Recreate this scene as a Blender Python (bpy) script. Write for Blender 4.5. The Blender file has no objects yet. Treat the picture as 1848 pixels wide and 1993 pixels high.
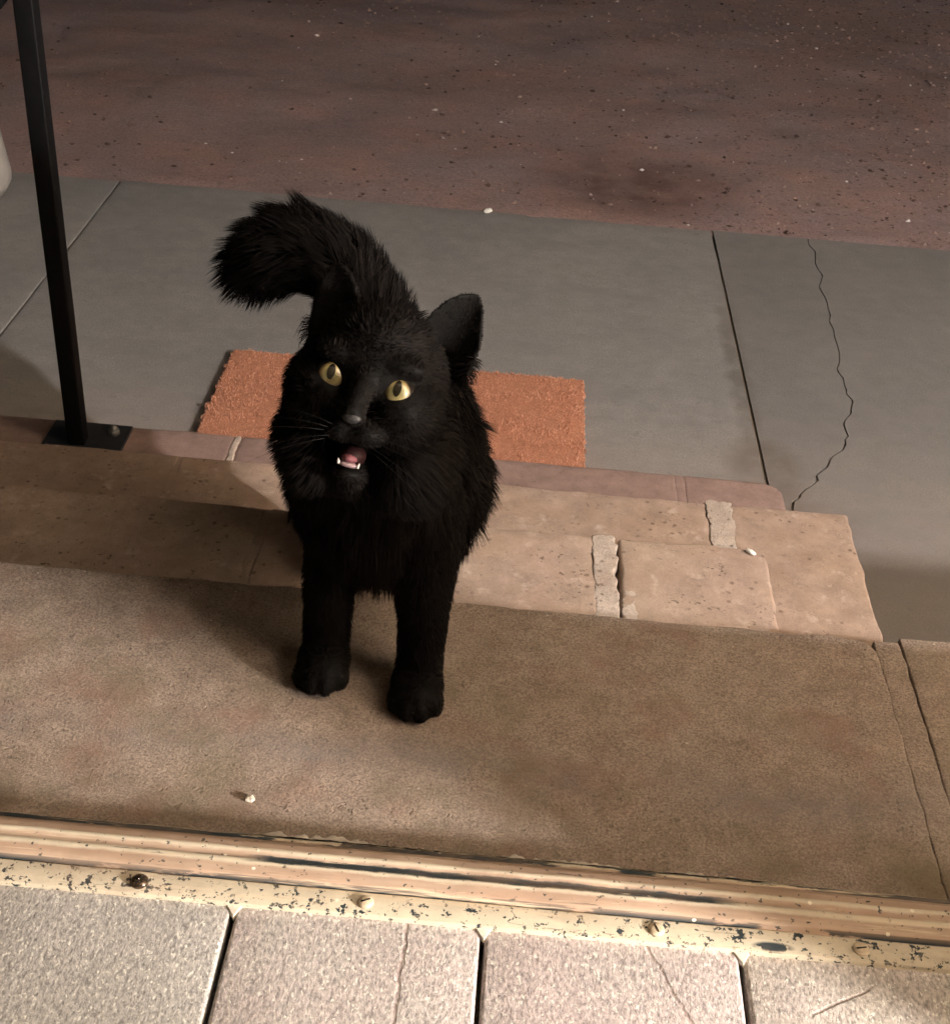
import bpy, bmesh, math, random
import numpy as np
from mathutils import Vector, Matrix
from mathutils.kdtree import KDTree

scene = bpy.context.scene
col = scene.collection
rng = np.random.default_rng(7)
random.seed(7)

# ------------------------------------------------------------------ camera
cam_d = bpy.data.cameras.new('camera')
cam = bpy.data.objects.new('camera', cam_d)
col.objects.link(cam)
cam_d.sensor_fit = 'HORIZONTAL'
cam_d.sensor_width = 36.0
cam_d.lens = 36.0 * 2600 / 1848
cam_d.clip_start = 0.01
cam_d.clip_end = 500
TH, ROLL, YAW = math.radians(34.4), math.radians(4.6), math.radians(0.93)
fw = Vector((-math.sin(YAW) * math.cos(TH), math.cos(YAW) * math.cos(TH), -math.sin(TH)))
rt = Vector((math.cos(YAW), math.sin(YAW), 0))
up = rt.cross(fw)
ex = rt * math.cos(ROLL) + up * math.sin(ROLL)
eu = up * math.cos(ROLL) - rt * math.sin(ROLL)
m = Matrix((ex, eu, -fw)).transposed().to_4x4()
m.translation = Vector((0, 0, 1.06))
cam.matrix_world = m
scene.camera = cam

# ------------------------------------------------------------------ world: night sky
world = bpy.data.worlds.new('World')
scene.world = world
world.use_nodes = True
wn = world.node_tree
bg = wn.nodes['Background']
sky = wn.nodes.new('ShaderNodeTexSky')
sky.sky_type = 'NISHITA'
sky.sun_disc = False
sky.sun_elevation = math.radians(1.0)
sky.sun_rotation = math.radians(200)
wn.links.new(sky.outputs[0], bg.inputs[0])
bg.inputs[1].default_value = 0.02

# ------------------------------------------------------------------ lamps of the house
def lamp(name, kind, loc, energy, color, radius, aim=None, spot=None, blend=None):
    d = bpy.data.lights.new(name, kind)
    d.energy = energy
    d.color = color
    d.shadow_soft_size = radius
    o = bpy.data.objects.new(name, d)
    col.objects.link(o)
    o.location = loc
    if aim is not None:
        o.rotation_euler = (Vector(aim) - Vector(loc)).to_track_quat('-Z', 'Y').to_euler()
    if spot is not None:
        d.spot_size = math.radians(spot)
        d.spot_blend = blend
    return o
lamp('room_lamp', 'POINT', (1.72, -0.75, 1.68), 490, (1.0, 0.95, 0.925), 0.022)
lamp('hall_lamp', 'POINT', (1.85, -0.40, 0.94), 590, (1.0, 0.93, 0.865), 0.09)

scene.view_settings.view_transform = 'Standard'
scene.view_settings.look = 'None'
scene.view_settings.exposure = 0.0
scene.view_settings.gamma = 1.0
scene.view_settings.use_curve_mapping = False
scene.cycles.use_denoising = True
scene.cycles.max_bounces = 6
scene.cycles.sample_clamp_indirect = 4.0

# ------------------------------------------------------------------ node helpers
class NT:
    def __init__(self, name):
        self.mat = bpy.data.materials.new(name)
        self.mat.use_nodes = True
        self.t = self.mat.node_tree
        self.b = self.t.nodes['Principled BSDF']
        self.pos = self.t.nodes.new('ShaderNodeNewGeometry').outputs['Position']
    def n(self, typ): return self.t.nodes.new(typ)
    def l(self, a, b): self.t.links.new(a, b)
    def put(self, sock, v):
        if isinstance(v, (int, float)): sock.default_value = v
        elif isinstance(v, tuple): sock.default_value = v if len(v) == 4 or sock.type == 'VECTOR' else v + (1,)
        else: self.l(v, sock)
    def scl(self, s, off=(0, 0, 0), vec=None):
        q = self.n('ShaderNodeMapping')
        self.l(vec or self.pos, q.inputs['Vector'])
        q.inputs['Scale'].default_value = s
        q.inputs['Location'].default_value = off
        return q.outputs[0]
    def noise(self, scale, detail=4, rough=0.55, vec=None, dist=0.0):
        q = self.n('ShaderNodeTexNoise')
        self.l(vec or self.pos, q.inputs['Vector'])
        q.inputs['Scale'].default_value = scale
        q.inputs['Detail'].default_value = detail
        q.inputs['Roughness'].default_value = rough
        q.inputs['Distortion'].default_value = dist
        return q.outputs['Fac']
    def voro(self, scale, vec=None, feature='F1', out='Distance'):
        q = self.n('ShaderNodeTexVoronoi')
        q.feature = feature
        self.l(vec or self.pos, q.inputs['Vector'])
        q.inputs['Scale'].default_value = scale
        return q.outputs[out]
    def ramp(self, fac, stops, interp='LINEAR'):
        q = self.n('ShaderNodeValToRGB')
        q.color_ramp.interpolation = interp
        e = q.color_ramp.elements
        while len(e) < len(stops): e.new(0.5)
        for el, (p, c) in zip(e, stops):
            el.position = p
            if isinstance(c, (int, float)): c = (c, c, c)
            el.color = c + (1,)
        self.put(q.inputs[0], fac)
        return q.outputs[0]
    def mix(self, fac, a, b, mode='MIX'):
        q = self.n('ShaderNodeMix')
        q.data_type = 'RGBA'
        q.blend_type = mode
        self.put(q.inputs[0], fac)
        self.put(q.inputs[6], a)
        self.put(q.inputs[7], b)
        return q.outputs[2]
    def math(self, op, a, b=0.0, c=0.0):
        q = self.n('ShaderNodeMath')
        q.operation = op
        self.put(q.inputs[0], a)
        self.put(q.inputs[1], b)
        if op in ('SMOOTH_MIN', 'COMPARE', 'MULTIPLY_ADD'): self.put(q.inputs[2], c)
        return q.outputs[0]
    def xyz(self):
        q = self.n('ShaderNodeSeparateXYZ')
        self.l(self.pos, q.inputs[0])
        return q.outputs
    def band(self, v, a, b, soft):
        """1 inside a..b, falling to 0 over soft"""
        m1 = self.n('ShaderNodeMapRange'); self.put(m1.inputs[0], v)
        m1.inputs[1].default_value = a - soft; m1.inputs[2].default_value = a + soft
        m2 = self.n('ShaderNodeMapRange'); self.put(m2.inputs[0], v)
        m2.inputs[1].default_value = b - soft; m2.inputs[2].default_value = b + soft
        return self.math('SUBTRACT', m1.outputs[0], m2.outputs[0])
    def spot(self, x, y, rx, ry, soft=0.35):
        """1 inside an ellipse on the ground plane"""
        X, Y, Z = self.xyz()
        a = self.math('DIVIDE', self.math('SUBTRACT', X, x), rx)
        b = self.math('DIVIDE', self.math('SUBTRACT', Y, y), ry)
        r = self.math('SQRT', self.math('ADD', self.math('MULTIPLY', a, a), self.math('MULTIPLY', b, b)))
        q = self.n('ShaderNodeMapRange'); self.put(q.inputs[0], r)
        q.inputs[1].default_value = 1 + soft; q.inputs[2].default_value = 1 - soft
        return q.outputs[0]
    def bump(self, h, strength=0.5, dist=0.002, normal=None):
        q = self.n('ShaderNodeBump')
        q.inputs['Strength'].default_value = strength
        q.inputs['Distance'].default_value = dist
        self.put(q.inputs['Height'], h)
        if normal is not None: self.l(normal, q.inputs['Normal'])
        return q.outputs[0]
    def done(self, color, rough=0.8, normal=None, spec=0.3, metal=0.0, **kw):
        self.put(self.b.inputs['Base Color'], color)
        self.put(self.b.inputs['Roughness'], rough)
        self.b.inputs['Specular IOR Level'].default_value = spec
        self.put(self.b.inputs['Metallic'], metal)
        for k, v in kw.items(): self.put(self.b.inputs[k.replace('_', ' ')], v)
        if normal is not None: self.l(normal, self.b.inputs['Normal'])
        return self.mat

def stone_mat(name, base, alt, pit=0.35, grain=0.35, extra=None, bscale=1.0):
    q = NT(name)
    big = q.noise(9, 3, 0.6)
    mid = q.noise(45, 5, 0.65)
    fine = q.noise(560, 4, 0.75)
    vf = q.voro(260)
    c = q.mix(q.ramp(big, [(0.35, 0.0), (0.65, 1.0)]), base, alt)
    c = q.mix(0.55, c, q.ramp(mid, [(0.3, 0.45), (0.5, 0.72), (0.7, 1.0)]), 'MULTIPLY')
    c = q.mix(grain, c, q.ramp(fine, [(0.3, 0.25), (0.5, 0.75), (0.7, 1.25)]), 'MULTIPLY')
    pits = q.math('MULTIPLY', q.ramp(q.noise(190, 2, 0.5), [(0.30, 1.0), (0.36, 0.0)]), q.ramp(q.noise(16, 2), [(0.45, 0.0), (0.6, 1.0)]))
    c = q.mix(q.math('MULTIPLY', pits, pit), c, (0.05, 0.035, 0.025))
    if extra: c = extra(q, c)
    h = q.math('ADD', q.math('MULTIPLY', fine, 1.2), q.math('ADD', q.math('MULTIPLY', mid, 0.35), q.math('MULTIPLY', pits, -0.8)))
    h = q.math('ADD', h, q.math('MULTIPLY', vf, 0.25))
    return q.done(c, 0.85, q.bump(h, 0.55 * bscale, 0.0016), 0.25)

def landing_extra(q, c):
    X, Y, Z = q.xyz()
    wob = q.math('ADD', Y, q.math('MULTIPLY', q.math('SUBTRACT', q.noise(7, 3), 0.5), 0.10))
    damp = q.math('MULTIPLY', q.band(wob, 0.695, 0.735, 0.018), q.ramp(q.noise(14, 4), [(0.35, 0.15), (0.6, 1.0)]))
    c = q.mix(q.math('MULTIPLY', damp, 0.55), c, (0.20, 0.175, 0.165))
    moss = q.math('MULTIPLY', q.band(wob, 0.60, 0.67, 0.03), q.ramp(q.noise(11, 4), [(0.4, 0.0), (0.65, 0.8)]))
    c = q.mix(moss, c, (0.13, 0.095, 0.055))
    red = q.ramp(q.noise(19, 4, 0.6, q.scl((1, 1, 1), (3, 1, 0))), [(0.52, 0.0), (0.7, 0.45)])
    c = q.mix(red, c, (0.27, 0.155, 0.115))
    grn = q.ramp(q.noise(17, 4, 0.6, q.scl((1, 1, 1), (7, 4, 0))), [(0.52, 0.0), (0.7, 0.4)])
    c = q.mix(grn, c, (0.19, 0.16, 0.10))
    specks = q.ramp(q.voro(70), [(0.05, 1.0), (0.075, 0.0)])
    specks = q.math('MULTIPLY', specks, q.ramp(q.noise(31, 1, 0.5, q.scl((1, 1, 1), (2, 9, 0))), [(0.58, 0.0), (0.62, 1.0)]))
    return q.mix(specks, c, (0.62, 0.55, 0.47))

def tread_extra(q, c):
    pits = q.math('MULTIPLY', q.ramp(q.voro(80), [(0.14, 1.0), (0.26, 0.0)]), q.ramp(q.noise(20, 3, 0.6, q.scl((1, 1, 1), (1, 5, 0))), [(0.50, 0.0), (0.60, 1.0)]))
    c = q.mix(q.math('MULTIPLY', pits, 0.65), c, (0.09, 0.05, 0.035))
    pale = q.ramp(q.noise(38, 5, 0.7, q.scl((1, 1, 1), (9, 2, 4))), [(0.58, 0.0), (0.72, 0.55)])
    c = q.mix(pale, c, (0.64, 0.51, 0.42))
    brown = q.ramp(q.noise(17, 5, 0.65, q.scl((1, 1, 1), (6.4, 8.9, 1))), [(0.50, 0.0), (0.70, 0.45)])
    return q.mix(brown, c, (0.33, 0.22, 0.155))

M = {}
M['landing'] = stone_mat('landing_stone', (0.45, 0.345, 0.275), (0.50, 0.395, 0.32), 0.3, 0.9, landing_extra, 1.35)
M['tread_high'] = stone_mat('tread_stone_pale', (0.50, 0.375, 0.285), (0.47, 0.34, 0.27), 0.7, 0.35, tread_extra)
M['tread_mid'] = stone_mat('tread_stone_tan', (0.43, 0.305, 0.225), (0.46, 0.335, 0.265), 0.4, 0.3, tread_extra)
M['tread_low'] = stone_mat('tread_stone_pink', (0.33, 0.22, 0.185), (0.36, 0.245, 0.21), 0.3, 0.25)
M['mortar'] = stone_mat('pale_mortar', (0.68, 0.565, 0.475), (0.58, 0.465, 0.385), 1.0, 0.5, tread_extra, 1.5)
M['mortar_dark'] = stone_mat('grey_mortar', (0.20, 0.16, 0.115), (0.26, 0.20, 0.15), 0.6, 0.4)

def pavement_mat(dark=1.0):
    q = NT('pavement_concrete')
    big = q.noise(3.2, 4, 0.6)
    c = q.mix(q.ramp(big, [(0.35, 0.0), (0.65, 1.0)]), (0.225 * dark, 0.216 * dark, 0.209 * dark), (0.258 * dark, 0.243 * dark, 0.231 * dark))
    c = q.mix(0.35, c, q.ramp(q.noise(28, 5, 0.65), [(0.3, 0.6), (0.7, 1.1)]), 'MULTIPLY')
    c = q.mix(0.6, c, q.ramp(q.noise(330, 3, 0.7), [(0.3, 0.55), (0.5, 0.95), (0.7, 1.3)]), 'MULTIPLY')
    gum = q.math('MULTIPLY', q.ramp(q.voro(9), [(0.035, 1.0), (0.06, 0.0)]), 0.35)
    c = q.mix(gum, c, (0.12, 0.11, 0.105))
    # damp along the open joint, wider by the step
    X, Y, Z = q.xyz()
    w = q.noise(22, 3)
    xx = q.math('ADD', X, q.math('MULTIPLY', q.math('SUBTRACT', w, 0.5), 0.035))
    d1 = q.math('MULTIPLY', q.band(xx, 0.378, 0.412, 0.008), q.band(Y, 1.5, 2.35, 0.15))
    d2 = q.spot(0.405, 1.72, 0.055, 0.10, 0.3)
    d3 = q.spot(0.43, 1.60, 0.09, 0.05, 0.3)
    damp = q.math('MAXIMUM', q.math('MULTIPLY', d1, 0.75), q.math('MAXIMUM', d2, d3))
    damp = q.math('MULTIPLY', damp, q.ramp(w, [(0.3, 0.25), (0.55, 0.8)]))
    c = q.mix(damp, c, (0.105, 0.088, 0.075))
    # tan dust beside the steps
    dust = q.math('MULTIPLY', q.band(q.math('ADD', Y, q.math('MULTIPLY', big, 0.3)), 1.2, 1.92, 0.14), 0.5 * dark ** 2)
    c = q.mix(dust, c, (0.30, 0.24, 0.205))
    sm = q.ramp(q.noise(6, 5, 0.7, q.scl((1, 2.2, 1), (4, 0, 0))), [(0.50, 0.0), (0.66, 0.55)])
    c = q.mix(sm, c, (0.19, 0.176, 0.172))
    st = q.ramp(q.noise(34, 4, 0.7, q.scl((1, 1, 1), (1, 7, 0))), [(0.60, 0.0), (0.72, 0.5)])
    c = q.mix(st, c, (0.15, 0.135, 0.125))
    h = q.math('ADD', q.noise(300, 3, 0.6), q.math('MULTIPLY', q.noise(60, 3), 0.6))
    return q.done(c, 0.8, q.bump(h, 0.35, 0.001), 0.3)
M['pavement'] = pavement_mat()
M['pavement_dark'] = pavement_mat(0.80)  # same concrete in a darker tone, for the right slab

def dirt_mat():
    q = NT('dirt')
    c = q.mix(q.ramp(q.noise(1.6, 4, 0.6), [(0.35, 0.0), (0.65, 1.0)]), (0.315, 0.218, 0.198), (0.30, 0.228, 0.228))
    c = q.mix(q.ramp(q.noise(5, 3, 0.6, q.scl((1, 1, 1), (5, 3, 0))), [(0.45, 0.0), (0.7, 0.6)]), c, (0.41, 0.245, 0.205))
    c = q.mix(0.25, c, q.ramp(q.noise(26, 6, 0.7), [(0.3, 0.45), (0.55, 0.85), (0.75, 1.15)]), 'MULTIPLY')
    c = q.mix(0.6, c, q.ramp(q.noise(160, 4, 0.75), [(0.3, 0.35), (0.5, 0.85), (0.7, 1.25)]), 'MULTIPLY')
    bits = q.ramp(q.voro(38, None), [(0.12, 1.0), (0.26, 0.0)])
    Xd, Yd, Zd = q.xyz()
    rgt = q.math('MINIMUM', q.math('MAXIMUM', q.math('MULTIPLY_ADD', Xd, 0.55, 0.35), 0.1), 1.0)
    bits = q.math('MULTIPLY', q.math('MULTIPLY', bits, rgt), q.ramp(q.noise(9, 3), [(0.36, 0.0), (0.52, 0.95)]))
    c = q.mix(bits, c, (0.085, 0.055, 0.048))
    dark_dip = q.spot(0.24, 2.93, 0.20, 0.19, 0.5)  # darker ellipse over the dip in the dirt
    dark_dip = q.math('MULTIPLY', dark_dip, q.ramp(q.noise(13, 4), [(0.3, 0.3), (0.6, 0.9)]))
    c = q.mix(dark_dip, c, (0.12, 0.07, 0.06))
    h = q.math('ADD', q.noise(240, 4, 0.7), q.math('MULTIPLY', q.noise(70, 4, 0.6), 1.0))
    return q.done(c, 0.9, q.bump(h, 0.45, 0.003), 0.2)
M['dirt'] = dirt_mat()

def plank_mat(k):
    q = NT('floor_plank_grey')
    tint = [(0.51, 0.48, 0.455), (0.56, 0.52, 0.49), (0.57, 0.505, 0.485), (0.57, 0.505, 0.475)][k % 4]
    alt = [(0.48, 0.455, 0.425), (0.57, 0.495, 0.475), (0.58, 0.49, 0.475), (0.57, 0.51, 0.45)][k % 4]
    sv = q.scl((1.0, 0.55, 1.0))
    c = q.mix(q.ramp(q.noise(17, 4, 0.65, q.scl((1, .6, 1), (k * 3.1, 0, 0))), [(0.35, 0.0), (0.65, 1.0)]), tint, alt)
    f = q.noise(430, 4, 0.75, sv)
    c = q.mix(0.9, c, q.ramp(f, [(0.34, 0.36), (0.5, 0.84), (0.66, 1.25)]), 'MULTIPLY')
    gl = q.ramp(q.noise(460, 2, 0.6, q.scl((1, .6, 1), (0, k, 3))), [(0.60, 0.0), (0.67, 0.8)])
    c = q.mix(gl, c, (0.88, 0.85, 0.77))
    X, Y, Z = q.xyz()
    wob = q.math('MULTIPLY', q.math('SUBTRACT', q.noise(30, 4, 0.7), 0.5), 0.010)
    v1 = q.band(q.math('ADD', X, wob), -0.0325, -0.0300, 0.0007)
    v2 = q.math('MULTIPLY', q.band(q.math('ADD', q.math('MULTIPLY_ADD', Y, 0.45, X), wob), 0.3695, 0.3718, 0.0007), q.band(X, 0.05, 0.175, 0.01))
    v3 = q.math('MULTIPLY', q.band(q.math('ADD', q.math('MULTIPLY_ADD', X, -0.62, Y), wob), 0.3735, 0.3755, 0.0006), q.band(X, 0.222, 0.262, 0.003))
    vein = q.math('MAXIMUM', v1, q.math('MAXIMUM', v2, v3))
    c = q.mix(q.math('MULTIPLY', vein, 0.38), c, (0.22, 0.13, 0.10))
    h = q.math('ADD', f, q.math('MULTIPLY', q.noise(700, 2, 0.6, sv), 0.5))
    h = q.math('SUBTRACT', h, q.math('MULTIPLY', vein, 0.8))
    return q.done(c, 0.6, q.bump(h, 0.6, 0.0009), 0.35)
for k in range(4): M['plank%d' % k] = plank_mat(k)

def sill_mat():
    q = NT('worn_sill_paint')
    X, Y0, Z = q.xyz()
    Y = q.math('MULTIPLY_ADD', Y0, 1 / 0.80, 0.553 - 0.553 / 0.80)
    st = q.scl((0.06, 1.0, 1.0))
    c = q.mix(q.ramp(q.noise(130, 4, 0.6, st), [(0.35, 0.0), (0.65, 1.0)]), (0.43, 0.295, 0.212), (0.52, 0.385, 0.285))
    c = q.mix(0.4, c, q.ramp(q.noise(22, 4, 0.6), [(0.3, 0.6), (0.7, 1.1)]), 'MULTIPLY')
    cream = (0.64, 0.565, 0.43)
    yw = q.math('ADD', Y, q.math('MULTIPLY', q.math('SUBTRACT', q.noise(42, 6, 0.75, q.scl((0.45, 1, 1))), 0.5), 0.0075))
    cr = q.math('MAXIMUM', q.band(yw, 0.50, 0.5755, 0.0008), q.math('MAXIMUM', q.band(yw, 0.5885, 0.5945, 0.0012), q.math('MAXIMUM', q.band(yw, 0.6015, 0.606, 0.001), q.band(yw, 0.6295, 0.6400, 0.0008))))
    c = q.mix(q.math('MULTIPLY', cr, 0.92), c, q.mix(0.35, cream, q.ramp(q.noise(70, 5, 0.7), [(0.3, 0.6), (0.65, 1.1)]), 'MULTIPLY'))
    # dark old metal where the paint has gone
    n1 = q.noise(48, 6, 0.72, q.scl((0.22, 1, 1)))
    lip = q.math('MULTIPLY', q.band(yw, 0.6265, 0.6335, 0.0006), q.ramp(n1, [(0.445, 0.0), (0.475, 1.0)]))
    n2 = q.noise(60, 6, 0.75, q.scl((0.14, 1, 1), (3, 0, 0)))
    mid = q.math('MULTIPLY', q.band(yw, 0.5915, 0.5995, 0.0008), q.math('MULTIPLY', q.band(X, -0.135, 0.175, 0.01), q.ramp(n2, [(0.37, 0.0), (0.40, 1.0)])))
    n3 = q.noise(150, 4, 0.7)
    fl = q.math('MULTIPLY', q.band(Y, 0.50, 0.5755, 0.001), q.ramp(n3, [(0.575, 0.0), (0.605, 1.0)]))
    patch = q.math('MULTIPLY', q.spot(0.202, 0.5580, 0.012, 0.0035, 0.25), q.ramp(q.noise(120, 3), [(0.35, 0.0), (0.42, 1.0)]))
    edge = q.math('MULTIPLY', q.band(Y, 0.5755, 0.5775, 0.0004), q.ramp(q.noise(60, 4, 0.6, q.scl((0.3, 1, 1))), [(0.40, 0.0), (0.46, 1.0)]))
    dots = q.math('MULTIPLY', q.ramp(q.noise(230, 3, 0.6), [(0.635, 0.0), (0.665, 1.0)]), 0.85)
    lng = q.math('MULTIPLY', q.ramp(q.noise(120, 5, 0.75, q.scl((0.05, 1, 1), (5, 9, 0))), [(0.63, 0.0), (0.66, 0.8)]), q.ramp(q.noise(14, 2), [(0.42, 0.0), (0.52, 1.0)]))
    dots = q.math('MAXIMUM', dots, lng)
    chip = q.math('MAXIMUM', q.math('MAXIMUM', lip, mid), q.math('MAXIMUM', q.math('MAXIMUM', fl, patch), q.math('MAXIMUM', edge, dots)))
    c = q.mix(q.math('MINIMUM', chip, 1.0), c, (0.035, 0.045, 0.05))
    wh = q.ramp(q.voro(38, q.scl((1, 1, 1), (0.2, 0.11, 0))), [(0.045, 1.0), (0.06, 0.0)])
    c = q.mix(wh, c, (0.82, 0.76, 0.62))
    grime = q.ramp(q.noise(24, 6, 0.75, q.scl((0.35, 1, 1), (2, 5, 0))), [(0.48, 0.0), (0.72, 0.55)])
    c = q.mix(grime, c, (0.30, 0.20, 0.135))
    scr = q.ramp(q.noise(95, 5, 0.8, q.scl((0.05, 1, 1), (8, 2, 0))), [(0.56, 0.0), (0.64, 0.7)])
    c = q.mix(scr, c, (0.70, 0.56, 0.40))
    h = q.math('SUBTRACT', q.math('MULTIPLY', q.noise(200, 4, 0.6, st), 0.5), chip)
    return q.done(c, 0.6, q.bump(h, 0.6, 0.0007), 0.25)
M['sill'] = sill_mat()

def simple(name, c, rough=0.6, spec=0.4, metal=0.0, var=0.25, scale=80, bs=0.2, **kw):
    q = NT(name)
    n = q.noise(scale, 4, 0.6)
    cc = q.mix(var, c, q.ramp(n, [(0.3, 0.45), (0.7, 1.25)]), 'MULTIPLY')
    return q.done(cc, rough, q.bump(n, bs, 0.0008), spec, metal, **kw)
M['black_paint'] = simple('black_paint', (0.004, 0.004, 0.0045), 0.6, 0.12, 0, 0.5, 120, 0.25)
M['plate_paint'] = simple('dark_steel', (0.022, 0.023, 0.026), 0.5, 0.4, 0, 0.6, 90, 0.4)
M['bolt'] = simple('bolt_steel', (0.16, 0.155, 0.145), 0.5, 0.4, 0.4, 0.6, 150)
M['screw_dark'] = simple('screw_brown', (0.11, 0.075, 0.05), 0.22, 0.6, 0.7, 0.4, 300)
M['screw_cream'] = simple('screw_painted', (0.62, 0.50, 0.35), 0.3, 0.5, 0.0, 0.5, 300)
M['white'] = simple('white_paint', (0.80, 0.77, 0.70), 0.5, 0.4, 0, 0.2, 200)
M['pot'] = simple('pot_white', (0.40, 0.37, 0.34), 0.55, 0.4, 0, 0.3, 30)
M['plaster'] = simple('plaster', (0.66, 0.59, 0.49), 0.9, 0.2, 0, 0.1, 20)
M['caulk'] = simple('caulk', (0.68, 0.60, 0.50), 0.7, 0.3, 0, 0.5, 120, 0.6)
M['skin'] = simple('black_skin', (0.004, 0.0034, 0.003), 0.6, 0.08, 0, 0.3, 200)
M['nose'] = simple('nose_leather', (0.019, 0.0175, 0.0175), 0.5, 0.35, 0, 0.4, 500, 0.5)
M['bridge'] = simple('nose_fur_sheen', (0.017, 0.0155, 0.0145), 0.55, 0.35, 0, 0.4, 900, 0.5)  # short fur, its sheen painted in as a lighter grey
M['mouth'] = simple('mouth_flesh', (0.016, 0.005, 0.005), 0.6, 0.1, 0, 0.4, 200)
M['tongue'] = simple('tongue', (0.16, 0.056, 0.064), 0.5, 0.25, 0, 0.3, 500)
M['gum'] = simple('gum', (0.30, 0.21, 0.215), 0.35, 0.5, 0, 0.3, 300)
M['tooth'] = simple('tooth', (0.50, 0.46, 0.42), 0.3, 0.5, 0, 0.1, 300)
M['whisker'] = simple('whisker_hair', (0.010, 0.009, 0.008), 0.5, 0.15, 0, 0.1, 100, 0.0)
M['pupil'] = simple('pupil', (0.012, 0.010, 0.006), 0.06, 0.6, 0, 0.1, 100, 0.0)

def island_mat(name, stops, rough=0.7, spec=0.3):
    q = NT(name)
    r = q.t.nodes['Geometry'].outputs['Random Per Island']
    return q.done(q.ramp(r, stops), rough, None, spec)
M['fur'] = island_mat('black_fur', [(0.0, (0.0085, 0.0070, 0.0064)), (0.7, (0.0125, 0.0102, 0.0093)), (1.0, (0.018, 0.0150, 0.0138))], 0.8, 0.03)
M['coir'] = island_mat('coir_fibre', [(0.0, (0.32, 0.145, 0.09)), (0.5, (0.57, 0.265, 0.165)), (1.0, (0.72, 0.40, 0.27))], 0.8, 0.2)
M['coir_base'] = simple('coir_backing', (0.45, 0.205, 0.125), 0.9, 0.1, 0, 0.4, 200)
M['gravel'] = island_mat('gravel_bits', [(0.0, (0.05, 0.032, 0.028)), (0.45, (0.12, 0.075, 0.062)), (0.75, (0.24, 0.155, 0.13)), (0.975, (0.30, 0.22, 0.20)), (0.988, (0.55, 0.50, 0.48)), (1.0, (0.70, 0.65, 0.63))], 0.8, 0.2)

def iris_mat():
    q = NT('amber_iris')
    tc = q.n('ShaderNodeTexCoord').outputs['Object']
    s = q.n('ShaderNodeSeparateXYZ'); q.l(tc, s.inputs[0])
    r = q.math('SQRT', q.math('ADD', q.math('MULTIPLY', s.outputs[0], s.outputs[0]), q.math('MULTIPLY', s.outputs[1], s.outputs[1])))
    c = q.ramp(q.math('DIVIDE', r, 0.0115), [(0.0, (0.11, 0.10, 0.045)), (0.30, (0.20, 0.17, 0.072)), (0.52, (0.30, 0.24, 0.105)), (0.66, (0.19, 0.13, 0.05)), (0.75, (0.012, 0.008, 0.006))])
    c = q.mix(0.5, c, q.ramp(q.noise(900, 4, 0.7, tc), [(0.3, 0.5), (0.7, 1.25)]), 'MULTIPLY')
    return q.done(c, 0.35, None, 0.4, 0.0, Coat_Weight=1.0, Coat_Roughness=0.03)
M['iris'] = iris_mat()

# ------------------------------------------------------------------ mesh helpers
def vnoise(p, seed=0):
    """value noise, p (n,3) -> (n,) in -1..1"""
    p = np.asarray(p, float)
    i = np.floor(p).astype(np.int64)
    f = p - i
    f = f * f * (3 - 2 * f)
    def h(a, b, c):
        n = (a * 73856093) ^ (b * 19349663) ^ (c * 83492791) ^ (seed * 2654435761)
        n = (n ^ (n >> 13)) * 1274126177
        return ((n ^ (n >> 16)) & 0xFFFF) / 32767.5 - 1
    out = 0
    for dx in (0, 1):
        for dy in (0, 1):
            for dz in (0, 1):
                w = (f[:, 0] if dx else 1 - f[:, 0]) * (f[:, 1] if dy else 1 - f[:, 1]) * (f[:, 2] if dz else 1 - f[:, 2])
                out = out + w * h(i[:, 0] + dx, i[:, 1] + dy, i[:, 2] + dz)
    return out
def fbm(p, seed=0, oct=3):
    s = 0; a = 1
    for k in range(oct):
        s = s + a * vnoise(p * (2 ** k), seed + k); a *= 0.5
    return s

def link(name, me, mat, parent=None, smooth=True):
    o = bpy.data.objects.new(name, me)
    col.objects.link(o)
    if mat is not None: me.materials.append(mat)
    if smooth and len(me.polygons): me.polygons.foreach_set('use_smooth', [True] * len(me.polygons))
    if parent is not None: o.parent = parent
    return o
def mesh(name, v, f):
    me = bpy.data.meshes.new(name)
    me.from_pydata([tuple(a) for a in v], [], f)
    me.update()
    return me
def at(o, loc):
    """moves the object's origin to loc, the mesh stays in place (parents sit at world identity offsets)"""
    l = Vector(loc)
    o.data.transform(Matrix.Translation(-l))
    base = o.parent.location if o.parent else Vector((0, 0, 0))
    o.location = l - base
    return o
def tag(o, label=None, cat=None, group=None, kind=None):
    if label: o['label'] = label
    if cat: o['category'] = cat
    if group: o['group'] = group
    if kind: o['kind'] = kind
    return o
def empty(name, loc):
    o = bpy.data.objects.new(name, None)
    col.objects.link(o)
    o.location = loc
    o.empty_display_size = 0.05
    return o

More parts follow.
